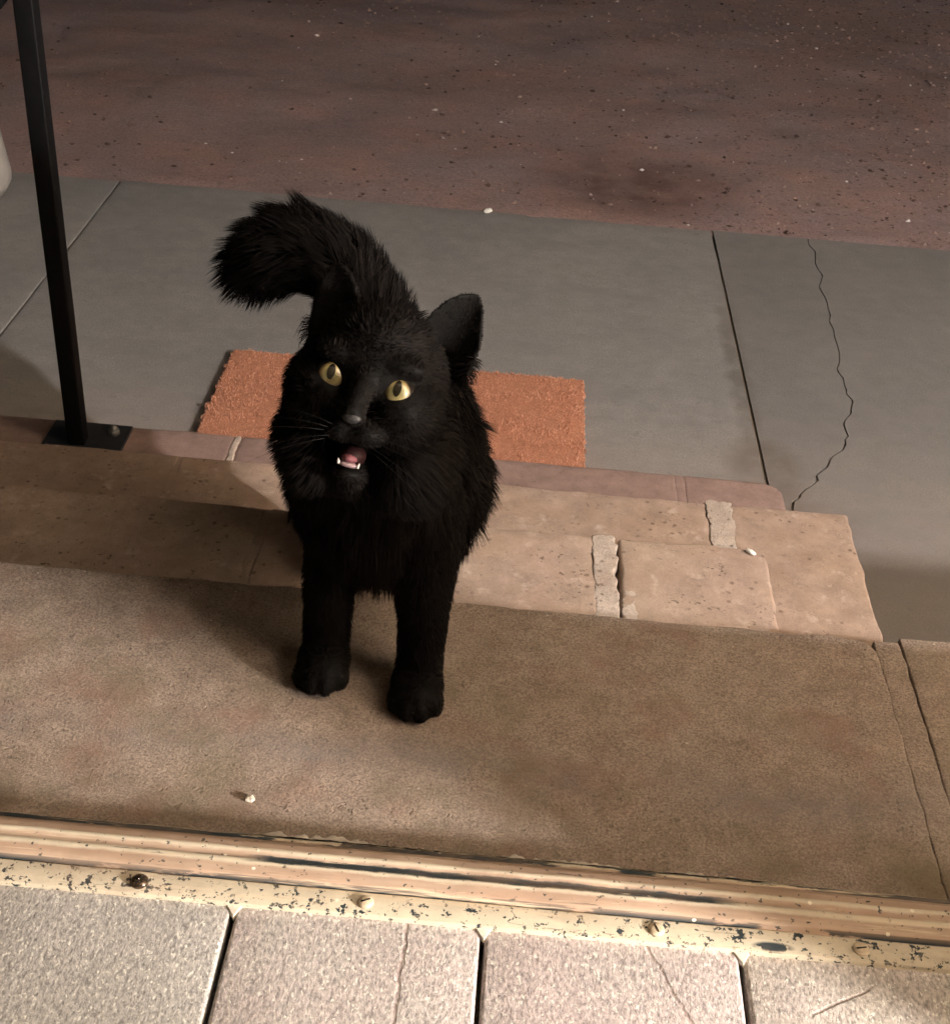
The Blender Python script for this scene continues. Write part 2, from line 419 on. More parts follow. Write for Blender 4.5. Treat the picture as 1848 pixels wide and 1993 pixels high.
def axis(a, b, r, step):
    n = max(1, int(math.ceil((b - a - 2 * r) / step)))
    mid = list(np.linspace(a + r, b - r, n + 1))
    if r <= 0: return mid
    return [a, a + 0.3 * r, a + 0.65 * r] + mid + [b - 0.65 * r, b - 0.3 * r, b]
def block(x0, x1, y0, y1, z0, z1, r=0.006, step=0.014, rough=0.0012, seed=1, nscale=28, corner=None, zstep=0.03, zr=0.7):
    """a stone block with rounded worn edges"""
    A = [axis(x0, x1, r, step), axis(y0, y1, r, step), axis(z0, z1, r, zstep)]
    idx = {}; V = []; Fc = []
    def vid(i, j, k):
        key = (i, j, k)
        if key not in idx:
            idx[key] = len(V); V.append((A[0][i], A[1][j], A[2][k]))
        return idx[key]
    n = [len(a) - 1 for a in A]
    for k, fl in ((0, True), (n[2], False)):
        for i in range(n[0]):
            for j in range(n[1]):
                q = [vid(i, j, k), vid(i + 1, j, k), vid(i + 1, j + 1, k), vid(i, j + 1, k)]
                Fc.append(q[::-1] if fl else q)
    for j, fl in ((0, False), (n[1], True)):
        for i in range(n[0]):
            for k in range(n[2]):
                q = [vid(i, j, k), vid(i + 1, j, k), vid(i + 1, j, k + 1), vid(i, j, k + 1)]
                Fc.append(q[::-1] if fl else q)
    for i, fl in ((0, True), (n[0], False)):
        for j in range(n[1]):
            for k in range(n[2]):
                q = [vid(i, j, k), vid(i, j + 1, k), vid(i, j + 1, k + 1), vid(i, j, k + 1)]
                Fc.append(q[::-1] if fl else q)
    V = np.array(V)
    lo = np.array([x0 + r, y0 + r, z0 + r]); hi = np.array([x1 - r, y1 - r, z1 - r])
    c = np.clip(V, lo, hi); d = V - c
    L = np.linalg.norm(d, axis=1, keepdims=True)
    V = np.where(L > 1e-9, c + d / np.maximum(L, 1e-9) * r, V)
    if corner:      # round a vertical corner in plan: (sx, sy, radius)
        for sx, sy, cr in corner:
            cx = (x1 - cr) if sx > 0 else (x0 + cr); cy = (y1 - cr) if sy > 0 else (y0 + cr)
            m_ = ((V[:, 0] - cx) * sx > 0) & ((V[:, 1] - cy) * sy > 0)
            dd = V[m_, :2] - (cx, cy)
            ll = np.maximum(np.linalg.norm(dd, axis=1, keepdims=True), 1e-9)
            mx = np.max(np.abs(dd), axis=1, keepdims=True)
            V[m_, :2] = (cx, cy) + dd / ll * mx
    if rough:
        P = V * nscale
        N = np.stack([fbm(P, seed), fbm(P, seed + 11), fbm(P, seed + 23)], 1)
        V = V + N * rough * np.array([1, 1, zr])
        V = V + np.stack([fbm(P * 3.1, seed + 5, 2), fbm(P * 3.1, seed + 6, 2), fbm(P * 3.1, seed + 8, 2)], 1) * rough * 0.45 * np.array([1, 1, zr])
    return mesh('block', V, Fc)

def tube(path, rad, seg=10, caps=True):
    path = [Vector(p) for p in path]
    if not hasattr(rad, '__len__'): rad = [rad] * len(path)
    V = []; F = []
    ref = None
    for i, p in enumerate(path):
        t = (path[min(i + 1, len(path) - 1)] - path[max(i - 1, 0)]).normalized()
        if ref is None: ref = t.orthogonal().normalized()
        ref = (ref - t * ref.dot(t)).normalized()
        b = t.cross(ref)
        for k in range(seg):
            a = 2 * math.pi * k / seg
            V.append(p + (ref * math.cos(a) + b * math.sin(a)) * rad[i])
    for i in range(len(path) - 1):
        for k in range(seg):
            F.append([i * seg + k, i * seg + (k + 1) % seg, (i + 1) * seg + (k + 1) % seg, (i + 1) * seg + k])
    if caps:
        F.append(list(range(seg))[::-1]); F.append([(len(path) - 1) * seg + k for k in range(seg)])
    return V, F
def ellipsoid(c, r, rot=None, u=20, v=12):
    V = []; F = []
    R = rot or Matrix.Identity(3)
    c = Vector(c)
    V.append(c + R @ Vector((0, 0, r[2])))
    for j in range(1, v):
        ph = math.pi * j / v
        for i in range(u):
            a = 2 * math.pi * i / u
            V.append(c + R @ Vector((r[0] * math.sin(ph) * math.cos(a), r[1] * math.sin(ph) * math.sin(a), r[2] * math.cos(ph))))
    V.append(c + R @ Vector((0, 0, -r[2])))
    e = len(V) - 1
    for i in range(u):
        F.append([0, 1 + i, 1 + (i + 1) % u])
        F.append([e, e - u + (i + 1) % u, e - u + i])
    for j in range(v - 2):
        for i in range(u):
            a = 1 + j * u
            F.append([a + i, a + u + i, a + u + (i + 1) % u, a + (i + 1) % u])
    return V, F
def lathe(prof, seg=32, c=(0, 0)):
    V = []; F = []
    for r, z in prof:
        for k in range(seg):
            a = 2 * math.pi * k / seg
            V.append((c[0] + r * math.cos(a), c[1] + r * math.sin(a), z))
    for i in range(len(prof) - 1):
        for k in range(seg):
            F.append([i * seg + k, i * seg + (k + 1) % seg, (i + 1) * seg + (k + 1) % seg, (i + 1) * seg + k])
    F.append(list(range(seg))[::-1])
    return V, F

# ------------------------------------------------------------------ ground: bare dirt
def ground():
    xs = np.concatenate([[-120, -50, -20, -10, -6], np.arange(-4, -2, 0.1), np.arange(-2, 2.0, 0.022), np.arange(2, 4.01, 0.1), [6, 10, 20, 50, 120]])
    ys = np.concatenate([[-120, -40, -10, 0, 2.4, 2.6], np.arange(2.64, 5.3, 0.022), np.arange(5.3, 9, 0.12), [12, 20, 40, 100, 200]])
    X, Y = np.meshgrid(xs, ys)
    P = np.stack([X.ravel(), Y.ravel(), np.zeros(X.size)], 1)
    z = -0.004 + 0.012 * fbm(P * 2.2, 3) * np.clip((P[:, 1] - 2.7) / 0.5, 0.15, 1) + 0.0016 * fbm(P * 30, 5)
    z += 0.004 * np.clip(1 - np.abs(P[:, 1] - 2.70) / 0.06, 0, 1) * (0.6 + fbm(P * 7, 9))
    dip = np.exp(-(((P[:, 0] - 0.24) / 0.2) ** 2 + ((P[:, 1] - 2.95) / 0.15) ** 2))
    z -= 0.014 * dip
    z = np.where(P[:, 1] < 2.63, -0.11, z)
    P[:, 2] = z
    nx, ny = len(xs), len(ys)
    F = [[j * nx + i, j * nx + i + 1, (j + 1) * nx + i + 1, (j + 1) * nx + i] for j in range(ny - 1) for i in range(nx - 1)]
    o = link('ground', mesh('ground', P, F), M['dirt'])
    tag(o, 'bare reddish brown dirt beyond the pavement', kind='structure')
    # loose bits lying on it
    n = 22000
    x = rng.uniform(-2.0, 2.4, n); y = 2.69 + (rng.random(n) ** 1.6) * 2.6
    keep = rng.random(n) < np.clip(0.35 + 0.33 * x + 0.25 * vnoise(np.stack([x * 3, y * 3, 0 * x], 1), 4), 0.10, 1)
    x, y = x[keep], y[keep]; n = len(x)
    z0 = -0.004 + 0.012 * fbm(np.stack([x, y, 0 * x], 1) * 2.2, 3) * np.clip((y - 2.7) / 0.5, 0.15, 1)
    z0 -= 0.014 * np.exp(-(((x - 0.24) / 0.2) ** 2 + ((y - 2.95) / 0.15) ** 2))
    s = 0.0015 + 0.0055 * rng.random(n) ** 5 + 0.0009 * (y - 2.6)
    base = np.array([(1, 0, 0), (-1, 0, 0), (0, 1, 0), (0, -1, 0), (0, 0, 1), (0, 0, -1)], float)
    fc = [(0, 2, 4), (2, 1, 4), (1, 3, 4), (3, 0, 4), (2, 0, 5), (1, 2, 5), (3, 1, 5), (0, 3, 5)]
    V = base[None] * s[:, None, None] * rng.uniform(0.5, 1.3, (n, 6, 1)) * np.array([1.2, 1.0, 0.6])
    a = rng.uniform(0, 6.28, n)
    vx = V[:, :, 0] * np.cos(a)[:, None] - V[:, :, 1] * np.sin(a)[:, None]
    vy = V[:, :, 0] * np.sin(a)[:, None] + V[:, :, 1] * np.cos(a)[:, None]
    V = np.stack([vx + x[:, None], vy + y[:, None], V[:, :, 2] + (z0 + s * 0.35)[:, None]], 2).reshape(-1, 3)
    F = [(6 * k + p, 6 * k + q, 6 * k + r) for k in range(n) for p, q, r in fc]
    g = link('gravel', mesh('gravel', V, F), M['gravel'], smooth=False)
    tag(g, 'small stones and leaf crumbs strewn over the dirt', 'gravel', kind='stuff')
ground()

# ------------------------------------------------------------------ pavement slabs (the right one split along its crack)
pave = empty('pavement', (0, 2.1, 0))
tag(pave, 'grey concrete pavement between the stone steps and the dirt', kind='structure')
at(link('pavement_slab', block(-2.4, -0.8415, 0.9, 2.655, -0.10, 0.0, 0.002, 0.05, 0.001, 3), M['pavement'], pave), (-1.6, 1.8, 0))
at(link('pavement_slab', block(-0.8375, 0.4005, 0.9, 2.66, -0.10, 0.0, 0.002, 0.04, 0.001, 5), M['pavement'], pave), (-0.2, 1.8, 0))
def cracked():
    key = [(0.6067, 2.664), (0.6067, 2.63), (0.600, 2.45), (0.590, 2.30), (0.5772, 2.1175), (0.572, 2.02), (0.575, 1.95), (0.556, 1.90), (0.545, 1.83), (0.5084, 1.7675), (0.462, 1.685), (0.44, 1.65), (0.425, 1.60), (0.4075, 1.58)]
    pts = []
    for (a, b), (c, d) in zip(key[:-1], key[1:]):
        for t in np.linspace(0, 1, 7)[:-1]: pts.append((a + (c - a) * t, b + (d - b) * t))
    pts.append(key[-1])
    pts = np.array(pts)
    j = fbm(np.stack([pts[:, 1] * 38, pts[:, 1] * 0, pts[:, 1] * 0], 1), 8) * 0.0055
    j[0] = j[-1] = 0
    pts[:, 0] += j
    w = 0.0010 + 0.0009 * (np.clip((2.1 - pts[:, 1]) / 0.5, 0, 1)) + 0.0004 * vnoise(pts[:, [1, 1, 1]] * 60, 2)
    def strip(L, R):
        n = len(L); V = []; F = []
        for (xa, ya), (xb, yb) in zip(L, R):
            V += [(xa, ya, 0.0), (xb, yb, 0.0), (xb, yb, -0.10), (xa, ya, -0.10)]
        for i in range(n - 1):
            for k in range(4): F.append([4 * i + k, 4 * i + (k + 1) % 4, 4 * i + 4 + (k + 1) % 4, 4 * i + 4 + k])
        F.append([3, 2, 1, 0]); F.append([4 * n - 4 + k for k in range(4)])
        return link('pavement_slab', mesh('pavement_slab', V, F), M['pavement_dark'], pave, smooth=False)
    left = [(x - ww, y) for (x, y), ww in zip(pts, w)]
    right = [(x + ww, y) for (x, y), ww in zip(pts, w)]
    a = strip([(0.4050, y) for x, y in left[:-1]], left[:-1])
    b = strip(right + [(0.4050, 1.55), (0.4050, 0.9)], [(2.6, y) for x, y in right] + [(2.6, 1.55), (2.6, 0.9)])
    at(a, (0.5, 2.2, 0)); at(b, (1.4, 1.8, 0))
cracked()
at(link('joint_bed', block(-2.4, 2.6, 0.9, 2.64, -0.107, -0.0035, 0.0, 0.3, 0.0), M['mortar_dark'], pave), (0, 1.8, -0.1))

# ------------------------------------------------------------------ stone steps
steps = empty('stone_steps', (0, 1.2, 0))
tag(steps, 'worn tan stone doorsteps leading down from the threshold to the pavement', 'steps')
def stone(name, mat, *a, **k):
    o = link(name, block(*a, **k), mat, steps)
    return at(o, ((a[0] + a[1]) / 2, (a[2] + a[3]) / 2, a[4]))
# lowest course, middle, upper, landing; each one butts on the back filling
def course(x_list, yb, yf, z0, z1, mat, seed, r, rough=0.0012, endr=None):
    for i, (a, b) in enumerate(zip(x_list[:-1], x_list[1:])):
        last = i == len(x_list) - 2
        stone('tread_stone', M[mat], a + 0.0012, b - 0.0012, yb, yf, z0, z1, r=r, seed=seed + i * 7, rough=rough,
              corner=[(1, 1, endr)] if (last and endr) else None)
course([-1.7, -1.28, -0.865, -0.3575, 0.2495, 0.3915], 1.02, 1.562, 0.001, 0.085, 'tread_low', 20, 0.009, 0.001, 0.030)
course([-1.7, -1.2, -0.79, -0.385, 0.2585], 0.95, 1.366, 0.0865, 0.170, 'tread_mid', 40, 0.0045, 0.0018)
stone('tread_stone', M['tread_mid'], 0.2835, 0.428, 0.925, 1.366, 0.0865, 0.170, r=0.0045, seed=61, rough=0.0020)
course([-1.7, -1.15, -0.70, -0.235, 0.111], 0.88, 1.150, 0.1715, 0.255, 'tread_high', 70, 0.0045, 0.0020)
stone('tread_stone', M['tread_high'], 0.1325, 0.289, 0.88, 1.154, 0.1715, 0.255, r=0.005, seed=91, rough=0.0024)
# mortar in the open joints, ragged and a little proud
for jx, yb, yf, z0, z1, mt in [(-0.385, 1.0, 1.362, 0.088, 0.1692, 'tread_mid'), (-0.79, 1.0, 1.362, 0.088, 0.1692, 'tread_mid'), (-0.235, 0.95, 1.147, 0.173, 0.2544, 'tread_high'), (-0.70, 0.95, 1.147, 0.173, 0.2544, 'tread_high'), (0.2495, 1.2, 1.558, 0.02, 0.0840, 'tread_low'), (-0.865, 1.2, 1.558, 0.02, 0.0840, 'tread_low')]:
    stone('mortar_joint', M[mt], jx - 0.0075, jx + 0.0075, yb, yf, z0, z1, r=0.002, step=0.008, rough=0.0008, seed=95, nscale=70)
stone('mortar_joint', M['mortar'], 0.1065, 0.1300, 0.88, 1.153, 0.172, 0.2562, r=0.002, step=0.003, rough=0.0028, seed=101, nscale=90, zr=0.15)
stone('mortar_joint', M['mortar'], 0.2560, 0.2865, 0.93, 1.369, 0.087, 0.1712, r=0.002, step=0.003, rough=0.0030, seed=111, nscale=80, zr=0.15)
stone('mortar_joint', M['mortar'], 0.1345, 0.1475, 1.015, 1.063, 0.22, 0.2560, r=0.002, step=0.003, rough=0.0024, seed=121, nscale=110, zr=0.15)
stone('mortar_joint', M['mortar'], -0.363, -0.3535, 1.35, 1.556, 0.03, 0.0853, r=0.003, step=0.006, rough=0.002, seed=131, nscale=70)
# landing: long slab, mortar strip, neighbour slab on the right
stone('landing_slab', M['landing'], -1.7, 0.3385, 0.50, 0.912, 0.2565, 0.340, r=0.004, step=0.011, rough=0.0014, seed=141, nscale=34, corner=[(1, 1, 0.022)])
stone('mortar_joint', M['landing'], 0.3365, 0.3595, 0.50, 0.911, 0.2565, 0.3398, r=0.002, step=0.007, rough=0.0012, seed=151, nscale=60)
stone('landing_slab', M['landing'], 0.3600, 1.7, 0.50, 0.918, 0.2565, 0.340, r=0.002, step=0.012, rough=0.0012, seed=161, nscale=34)
stone('footing', M['mortar_dark'], 0.30, 1.68, 0.50, 0.900, 0.001, 0.2555, r=0.0, step=0.1, rough=0.0)
stone('footing', M['mortar_dark'], -1.69, 0.2998, 0.50, 0.878, 0.001, 0.2555, r=0.0, step=0.1, rough=0.0)

# ------------------------------------------------------------------ inside floor and threshold
floor = empty('floor', (0, -0.5, 0.36))
tag(floor, 'grey speckled floor planks inside the door', kind='structure')
joints = [-0.142 - 0.1605 * k for k in range(9, 0, -1)] + [-0.142, 0.0175, 0.182] + [0.182 + 0.1605 * k for k in range(1, 16)]
for i, (a, b) in enumerate(zip(joints[:-1], joints[1:])):
    o = link('floor_plank', block(a + 0.0016, b - 0.0016, -1.2, 0.5555, 0.335, 0.360, r=0.0028, step=0.04, rough=0.0005, seed=200 + i, nscale=90), M['plank%d' % (i % 4)], floor)
    at(o, ((a + b) / 2, -0.3, 0.36))
at(link('subfloor', block(-2.6, 3.2, -3.2, 0.499, 0.28, 0.3345, 0, 0.5, 0), M['screw_dark'], floor), (0, -1, 0.3))

sill = empty('door_threshold', (0, 0.6, 0.34))
tag(sill, 'worn cream painted metal door threshold strip with chipped dark paint and screws', 'threshold')
prof = [(0.553, 0.345), (0.553, 0.3632), (0.5540, 0.3638), (0.574, 0.3640), (0.5755, 0.3636), (0.5762, 0.3622), (0.5770, 0.3622), (0.5775, 0.3672), (0.579, 0.3682), (0.588, 0.3684), (0.590, 0.3689), (0.592, 0.3691), (0.594, 0.3688), (0.596, 0.3678), (0.600, 0.3678), (0.602, 0.3688), (0.604, 0.3691), (0.606, 0.3687), (0.6075, 0.3680), (0.612, 0.3680), (0.627, 0.3572), (0.6285, 0.3562), (0.630, 0.3566), (0.632, 0.3562), (0.6342, 0.3548), (0.6355, 0.3500), (0.6358, 0.337)]
xs = np.arange(-1.6, 1.6001, 0.008)
V = []
for x in xs:
    for y, z in prof: V.append((x, y, z))
V = np.array(V)
V[:, 1] = 0.553 + (V[:, 1] - 0.553) * 0.80
V[:, 2] += 0.00035 * fbm(V * 60, 4)
V[:, 1] += 0.0005 * fbm(V * 35, 6) * ((V[:, 1] < 0.5545) | (V[:, 1] > 0.616))
npf = len(prof)
F = [[i * npf + k, (i + 1) * npf + k, (i + 1) * npf + k + 1, i * npf + k + 1] for i in range(len(xs) - 1) for k in range(npf - 1)]
at(link('threshold_strip', mesh('threshold_strip', V, F), M['sill'], sill), (0, 0.6, 0.34))
def screw(x, y, mat, r, h):
    V, F = lathe([(r * 1.0, 0.0), (r * 1.0, h * 0.4), (r * 0.8, h * 0.85), (r * 0.4, h), (0.0002, h * 1.02)], 20)
    o = link('screw', mesh('screw', V, F), mat, sill)
    o.location = Vector((x, y, 0.3638)) - sill.location
    V, F = tube([(-r * 0.6, 0, h * 1.0), (r * 0.6, 0, h * 1.0)], r * 0.11, 6)
    s = link('slot', mesh('slot', V, F), M['pupil'], o)
    s.rotation_euler = (0, 0, random.uniform(0, 3))
for x, y, mt, r, h in [(-0.2051, 0.5622, 'screw_dark', 0.0058, 0.0035), (-0.0591, 0.5626, 'screw_cream', 0.0052, 0.0028), (0.128, 0.5628, 'screw_cream', 0.0054, 0.0022), (0.2592, 0.5626, 'screw_cream', 0.0054, 0.0016), (-0.345, 0.561, 'screw_cream', 0.0054, 0.0025), (0.40, 0.561, 'screw_cream', 0.0054, 0.0025)]:
    screw(x, y, M[mt], r, h)
# ragged old filler squeezed out between threshold and landing, and chips at the plank joints
def filler():
    xs = np.arange(-0.16, 0.215, 0.0012)
    V = []; F = []
    P = np.stack([xs, xs * 0, xs * 0], 1)
    wid = np.clip(0.0045 + 0.006 * fbm(P * 26, 31, 4) + 0.0035 * fbm(P * 220, 35, 3), 0.0006, 0.014) * np.clip(np.minimum(xs + 0.16, 0.215 - xs) / 0.03, 0.1, 1)
    for x, w in zip(xs, wid):
        for t, z in ((0, 0.3555), (0.35, 0.3540), (0.75, 0.3490), (1.0, 0.3395)): V.append((x, 0.6185 + 1.05 * w * t, z))
    V = np.array(V); V[:, 2] += 0.0006 * fbm(V * 200, 3, 2)
    F = [[i * 4 + k, (i + 1) * 4 + k, (i + 1) * 4 + k + 1, i * 4 + k + 1] for i in range(len(xs) - 1) for k in range(3)]
    at(link('filler', mesh('filler', V, F), M['caulk'], sill), (0, 0.64, 0.34))
    for jx in (-0.142, 0.0175, 0.182):
        me = mesh('filler_chip', [(jx - 0.006, 0.5535, 0.3585), (jx + 0.006, 0.5535, 0.3585), (jx + 0.001, 0.5445, 0.3575), (jx - 0.005, 0.5535, 0.3618), (jx + 0.005, 0.5535, 0.3618), (jx + 0.0008, 0.5462, 0.3602)],
                  [[0, 2, 1], [3, 4, 5], [0, 1, 4, 3], [1, 2, 5, 4], [2, 0, 3, 5]])
        at(link('filler_chip', me, M['caulk'], sill, smooth=False), (jx, 0.55, 0.36))
filler()

# ------------------------------------------------------------------ the room behind (walls and ceiling that hold and bounce the lamplight, plus added light blockers)
def wall(name, *a):
    o = at(link(name, block(*a, r=0.0, step=1.0, rough=0.0), M['plaster'], smooth=False), (a[0], a[2], a[4]))
    o['kind'] = 'structure'
    return o
wall('ceiling', -2.6, 3.2, -3.2, 0.62, 2.80, 2.88)
wall('wall_back', -2.6, 3.2, -3.3, -3.205, 0.30, 2.795)
wall('wall_left', -2.7, -2.605, -3.2, 0.62, 0.30, 2.795)
wall('wall_right', 3.205, 3.3, -3.2, 0.62, 0.30, 2.795)
wall('wall_front', -2.6, -1.62, 0.50, 0.62, 0.001, 2.795)
wall('wall_front', 2.42, 3.2, 0.50, 0.62, 0.001, 2.795)
wall('wall_front', -1.615, 2.415, 0.50, 0.62, 2.40, 2.795)
wall('light_blocker_tall', 1.00, 1.08, -3.2, -0.10, 0.365, 2.795)  # unseen, added to keep the room lamp off the left treads
wall('light_blocker_low', 0.55, 1.0395, 0.36, 0.42, 0.362, 0.736)  # unseen, added so its top edge shades the landing
wall('light_blocker_low', 1.04, 2.415, 0.36, 0.42, 0.362, 0.815)  # taller piece, added to shade the pavement right of the steps

# ------------------------------------------------------------------ coir doormat
def doormat():
    x0, x1, y0, y1 = -0.448, 0.129, 1.585, 1.937
    root = empty('doormat', ((x0 + x1) / 2, (y0 + y1) / 2, 0))
    tag(root, 'orange coir doormat lying on the pavement behind the cat', 'doormat')
    at(link('mat_base', block(x0, x1, y0, y1, 0.0015, 0.014, 0.003, 0.03, 0.0006, 301), M['coir_base'], root), ((x0 + x1) / 2, (y0 + y1) / 2, 0))
    n = 85000
    x = rng.uniform(x0, x1, n); y = rng.uniform(y0, y1, n)
    P = np.stack([x, y, 0 * x], 1)
    x = x + 0.003 * fbm(P * 90, 1, 3); y = y + 0.003 * fbm(P * 90, 2, 3)
    ln = rng.uniform(0.003, 0.0065, n) + 0.0015 * fbm(P * 60, 6)
    a = rng.uniform(0, 6.28, n) ; lean = rng.uniform(0.15, 1.0, n)
    d = np.stack([np.cos(a) * lean, np.sin(a) * lean, np.ones(n)], 1); d /= np.linalg.norm(d, axis=1, keepdims=True)
    b = np.stack([x, y, np.full(n, 0.011)], 1)
    s = np.cross(d, rng.normal(size=(n, 3))); s /= np.linalg.norm(s, axis=1, keepdims=True)
    w = rng.uniform(0.0004, 0.0008, n)[:, None]
    V = np.stack([b - s * w, b + s * w, b + d * ln[:, None] + s * w * 0.5, b + d * ln[:, None] - s * w * 0.5], 1).reshape(-1, 3)
    F = [(4 * k, 4 * k + 1, 4 * k + 2, 4 * k + 3) for k in range(n)]
    o = at(link('coir_pile', mesh('coir_pile', V, F), M['coir'], root, smooth=False), ((x0 + x1) / 2, (y0 + y1) / 2, 0))
    tag(o, kind='stuff')
doormat()

# ------------------------------------------------------------------ black railing post
def railing():
    px, py = -0.5615, 1.497
    root = empty('railing', (px, py, 0.085))
    tag(root, 'black square steel railing post bolted to the lowest step', 'railing')
    def part(name, me, mat, par=root): 
        o = link(name, me, mat, par)
        l = Vector((px, py, 0.085)); o.data.transform(Matrix.Translation(-l - (Vector((0, 0, 0)))))
        return o
    plate = part('base_plate', block(px - 0.046, px + 0.060, py - 0.050, py + 0.050, 0.0862, 0.0922, 0.0012, 0.03, 0.0002), M['plate_paint'])
    part('post', block(px - 0.0112, px + 0.0112, py - 0.0112, py + 0.0112, 0.0922, 0.985, 0.0020, 0.02, 0.0), M['black_paint'])
    for bx, by in ((px + 0.041, py + 0.026), (px - 0.030, py - 0.036)):
        V, F = lathe([(0.0085, 0.0924), (0.0085, 0.0985), (0.0062, 0.1000), (0.0045, 0.1002), (0.0045, 0.1045), (0.0003, 0.1055)], 6, (bx, by))
        part('bolt', mesh('bolt', V, F), M['bolt'])
    part('handrail', block(px - 0.02, px + 0.02, 0.66, py + 0.05, 0.985, 1.005, 0.004, 0.05, 0.0), M['black_paint'])
    ring = [(px - 0.078 + 0.0635 * math.cos(t), py, 0.700 + 0.062 * math.sin(t)) for t in np.linspace(0, 2 * math.pi, 33)]
    V, F = tube(ring, 0.0085, 10, False)
    part('ring', mesh('ring', V, F), M['black_paint'])
    part('picket', block(px - 0.162, px - 0.142, py - 0.01, py + 0.01, 0.0862, 0.985, 0.002, 0.03, 0.0), M['black_paint'])
    part('top_rail', block(px - 0.9, px - 0.0135, py - 0.012, py + 0.012, 0.965, 0.984, 0.002, 0.05, 0.0), M['black_paint'])
railing()

# ------------------------------------------------------------------ white pot at the left edge
def pot():
    root = empty('flower_pot', (-1.140, 2.51, 0))
    tag(root, 'white plastic flower pot on the pavement at the left edge of the photo', 'pot')
    V, F = lathe([(0.086, 0.002), (0.105, 0.006), (0.118, 0.028), (0.120, 0.045), (0.112, 0.10), (0.104, 0.17), (0.108, 0.185), (0.108, 0.20), (0.098, 0.20), (0.094, 0.16)], 40)
    link('pot_body', mesh('pot_body', V, F), M['pot'], root)
    V, F = ellipsoid((0, 0, 0.165), (0.094, 0.094, 0.012))
    link('soil', mesh('soil', V, F), M['dirt'], root)
pot()

# ------------------------------------------------------------------ small litter
def scrap(name, loc, size, label, cat, seed, mat='white'):
    r = np.random.default_rng(seed)
    V, F = ellipsoid((0, 0, 0), size, None, 9, 6)
    V = np.array([tuple(v) for v in V]) * r.uniform(0.75, 1.2, (len(V), 1))
    o = link(name, mesh(name, V, F), M[mat], smooth=False)
    o.location = loc
    o.rotation_euler = (0, 0, r.uniform(0, 3))
    return tag(o, label, cat)
scrap('paint_chip', (0.2715, 1.1435, 0.2580), (0.0058, 0.0036, 0.0022), 'bright white paint flake near the outer corner of the pale upper step', 'paint flake', 1)
scrap('litter_scrap', (-0.0658, 2.655, 0.0045), (0.0100, 0.0055, 0.0050), 'small white scrap lying where the pavement meets the dirt', 'litter', 2)
scrap('plaster_crumb', (-0.1543, 0.6626, 0.3415), (0.0036, 0.0034, 0.0020), 'small pale crumb on the landing just above the threshold', 'crumb', 3, 'caulk')

# ------------------------------------------------------------------ the cat
HO = Vector((-0.089, 0.745, 0.643))
HR = Vector((0.98669873, -0.09598065, -0.1311996))
HU = Vector((0.1617005, 0.49663591, 0.85276358))
HF = Vector((-0.01669037, -0.86263578, 0.50555014))
HM = Matrix((HR, HU, HF)).transposed()
def H(r, u, f): return HO + HR * r + HU * u + HF * f
def toh(p):
    d = p - np.array(HO)
    return np.stack([d @ np.array(HR), d @ np.array(HU), d @ np.array(HF)], 1)

PR = []   # (kind, data, fur length, flow, lay)  primitives of the body: union + fur guide
def E(c, r, rot, fur, flow, lay): PR.append(('E', (np.array(c), np.array(r), np.array(rot) if rot is not None else np.eye(3)), fur, np.array(flow, float), lay))
def T(p, rad, fur, flow, lay): PR.append(('T', ([np.array(a) for a in p], list(rad)), fur, None if flow is None else np.array(flow, float), lay))
D = (0, 0, -1)
back = tuple(-HF)
hd = lambda r, u, f, rad, fur, flow=back, lay=1.2: E(H(r, u, f), rad, HM, fur, flow, lay)
# head
hd(0, 0.012, -0.040, (0.044, 0.040, 0.045), 0.006)
hd(0, 0.028, -0.030, (0.034, 0.022, 0.034), 0.005)                       # forehead
for s in (-1, 1):
    hd(s * 0.026, -0.014, -0.026, (0.024, 0.026, 0.028), 0.007)          # cheekbone
    hd(s * 0.020, 0.0143, -0.0062, (0.017, 0.0072, 0.011), 0.0035)        # brow
    hd(s * 0.0080, -0.0325, -0.005, (0.0130, 0.0092, 0.0125), 0.0022)      # whisker pad
    hd(s * 0.032 + 0.006, -0.042, -0.050, (0.026, 0.036, 0.030), 0.017, tuple(Vector(D) * 0.8 - HF * 0.4 + HR * s * 0.7), 1.3)   # cheek ruff
T([H(0, 0.012, -0.010), H(0, -0.008, 0.006), H(-0.001, -0.021, 0.0155)], (0.0095, 0.0078, 0.0076), 0.003, back, 1.4)   # nose bridge
hd(0.0005, -0.0235, 0.0165, (0.0085, 0.006, 0.0065), 0.0025)
hd(0.0025, -0.0605, -0.014, (0.0110, 0.0055, 0.0130), 0.003, back, 1.0)   # chin
T([H(0.0025, -0.061, -0.026), H(0, -0.055, -0.050)], (0.010, 0.022), 0.008, back, 1.0)
